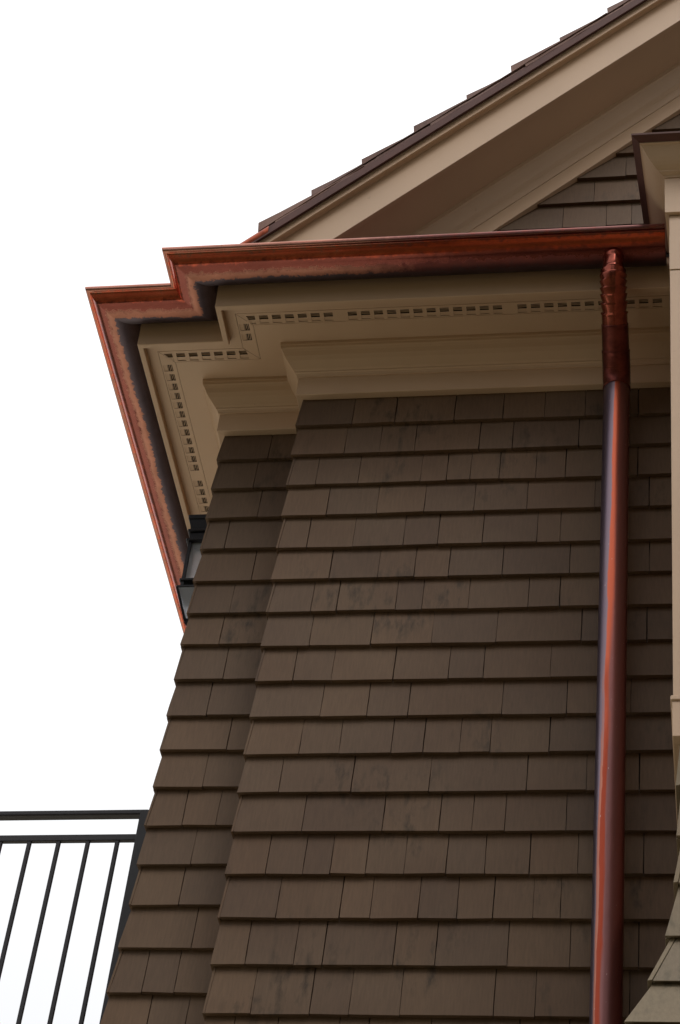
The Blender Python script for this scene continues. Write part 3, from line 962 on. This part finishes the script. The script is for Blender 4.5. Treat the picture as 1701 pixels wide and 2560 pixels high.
rbar('top_rail', -4.4, -1.765, 5.6590, 5.6775, 0.030, 0.004)
rbar('rail', -4.4, -1.785, 5.5660, 5.5890, 0.016)
rbar('rail', -4.4, -1.785, 4.450, 4.470, 0.02)
for i in range(28):
    xb = -1.8500 - 0.0938 * i
    y = ry(xb)
    v, f = boxv(xb - 0.0062, xb + 0.0062, y - 0.006, y + 0.006, 4.46, 5.575)
    bevel(mesh('baluster', v, f, BLACK, rl), 0.0012, 1)
for x0, x1 in ((-1.791, -1.757), (-4.42, -4.386)):
    v, f = boxv(x0, x1, ry(x0) - 0.017, ry(x0) + 0.017, 4.38, 5.672)
    bevel(mesh('post', v, f, BLACK, rl), 0.002, 1)
v, f = boxv(-1.757, -1.690, 5.49, 5.51, 5.55, 5.60)
mesh('wall_bracket', v, f, BLACK, rl)

# ------------------------------------------------------------------ lantern on the left side wall
LX, LY = -1.7627, 5.5
lan = empty('wall_lantern', (LX, LY, 6.5))
tag(lan, 'black metal wall lantern with glass panes half hidden behind the left corner under the eave', 'lantern')


def frus(name, w0, z0, w1, z1, mat, bev=0.0):
    V = [(LX + sx * w0, LY + sy * w0, z0) for sx, sy in ((-1, -1), (1, -1), (1, 1), (-1, 1))] + [(LX + sx * w1, LY + sy * w1, z1) for sx, sy in ((-1, -1), (1, -1), (1, 1), (-1, 1))]
    o = mesh(name, V, [(0, 1, 2, 3)[::-1], (4, 5, 6, 7)] + [(i, (i + 1) % 4, (i + 1) % 4 + 4, i + 4) for i in range(4)], mat, lan)
    if bev: bevel(o, bev, 1)
    return o


frus('cap', 0.048, 6.893, 0.050, 6.912, INK, 0.002)
frus('cap', 0.036, 6.850, 0.044, 6.893, INK)
frus('collar_ring', 0.044, 6.838, 0.044, 6.850, INK, 0.002)
frus('collar_ring', 0.044, 6.795, 0.044, 6.805, INK, 0.002)
frus('frame_block', 0.035, 6.805, 0.036, 6.838, INK)
frus('collar_ring', 0.041, 6.612, 0.041, 6.623, INK, 0.002)
frus('collar_ring', 0.045, 6.577, 0.045, 6.588, INK, 0.002)
for sx in (-1, 1):
    for sy in (-1, 1):
        v, f = bar((LX + sx * 0.030, LY + sy * 0.030, 6.58), (LX + sx * 0.030, LY + sy * 0.030, 6.80), 0.011)
        mesh('corner_bar', v, f, INK, lan)
for a, b in (((-1, -1), (1, -1)), ((1, -1), (1, 1)), ((1, 1), (-1, 1)), ((-1, 1), (-1, -1))):
    w = 0.028
    V = [(LX + a[0] * w, LY + a[1] * w, 6.625), (LX + b[0] * w, LY + b[1] * w, 6.625), (LX + b[0] * w, LY + b[1] * w, 6.795), (LX + a[0] * w, LY + a[1] * w, 6.795)]
    mesh('glass_pane', V, [(0, 1, 2, 3)], GLASS, lan)
    V = [(LX + a[0] * .043, LY + a[1] * .043, 6.577), (LX + b[0] * .043, LY + b[1] * .043, 6.577), (LX + b[0] * .008, LY + b[1] * .008, 6.470), (LX + a[0] * .008, LY + a[1] * .008, 6.470)]
    mesh('glass_pane', V, [(0, 1, 2, 3)], GLASS, lan)
    v, f = bar((LX + a[0] * .043, LY + a[1] * .043, 6.58), (LX + a[0] * .006, LY + a[1] * .006, 6.462), 0.008)
    mesh('bottom_bar', v, f, INK, lan)
frus('finial', 0.003, 6.445, 0.009, 6.468, INK)
v, f = boxv(LX + 0.04, -1.668, LY - 0.012, LY + 0.012, 6.840, 6.852)
mesh('wall_arm', v, f, INK, lan)
v, f = boxv(-1.681, -1.668, LY - 0.035, LY + 0.035, 6.78, 6.91)
mesh('back_plate', v, f, INK, lan)
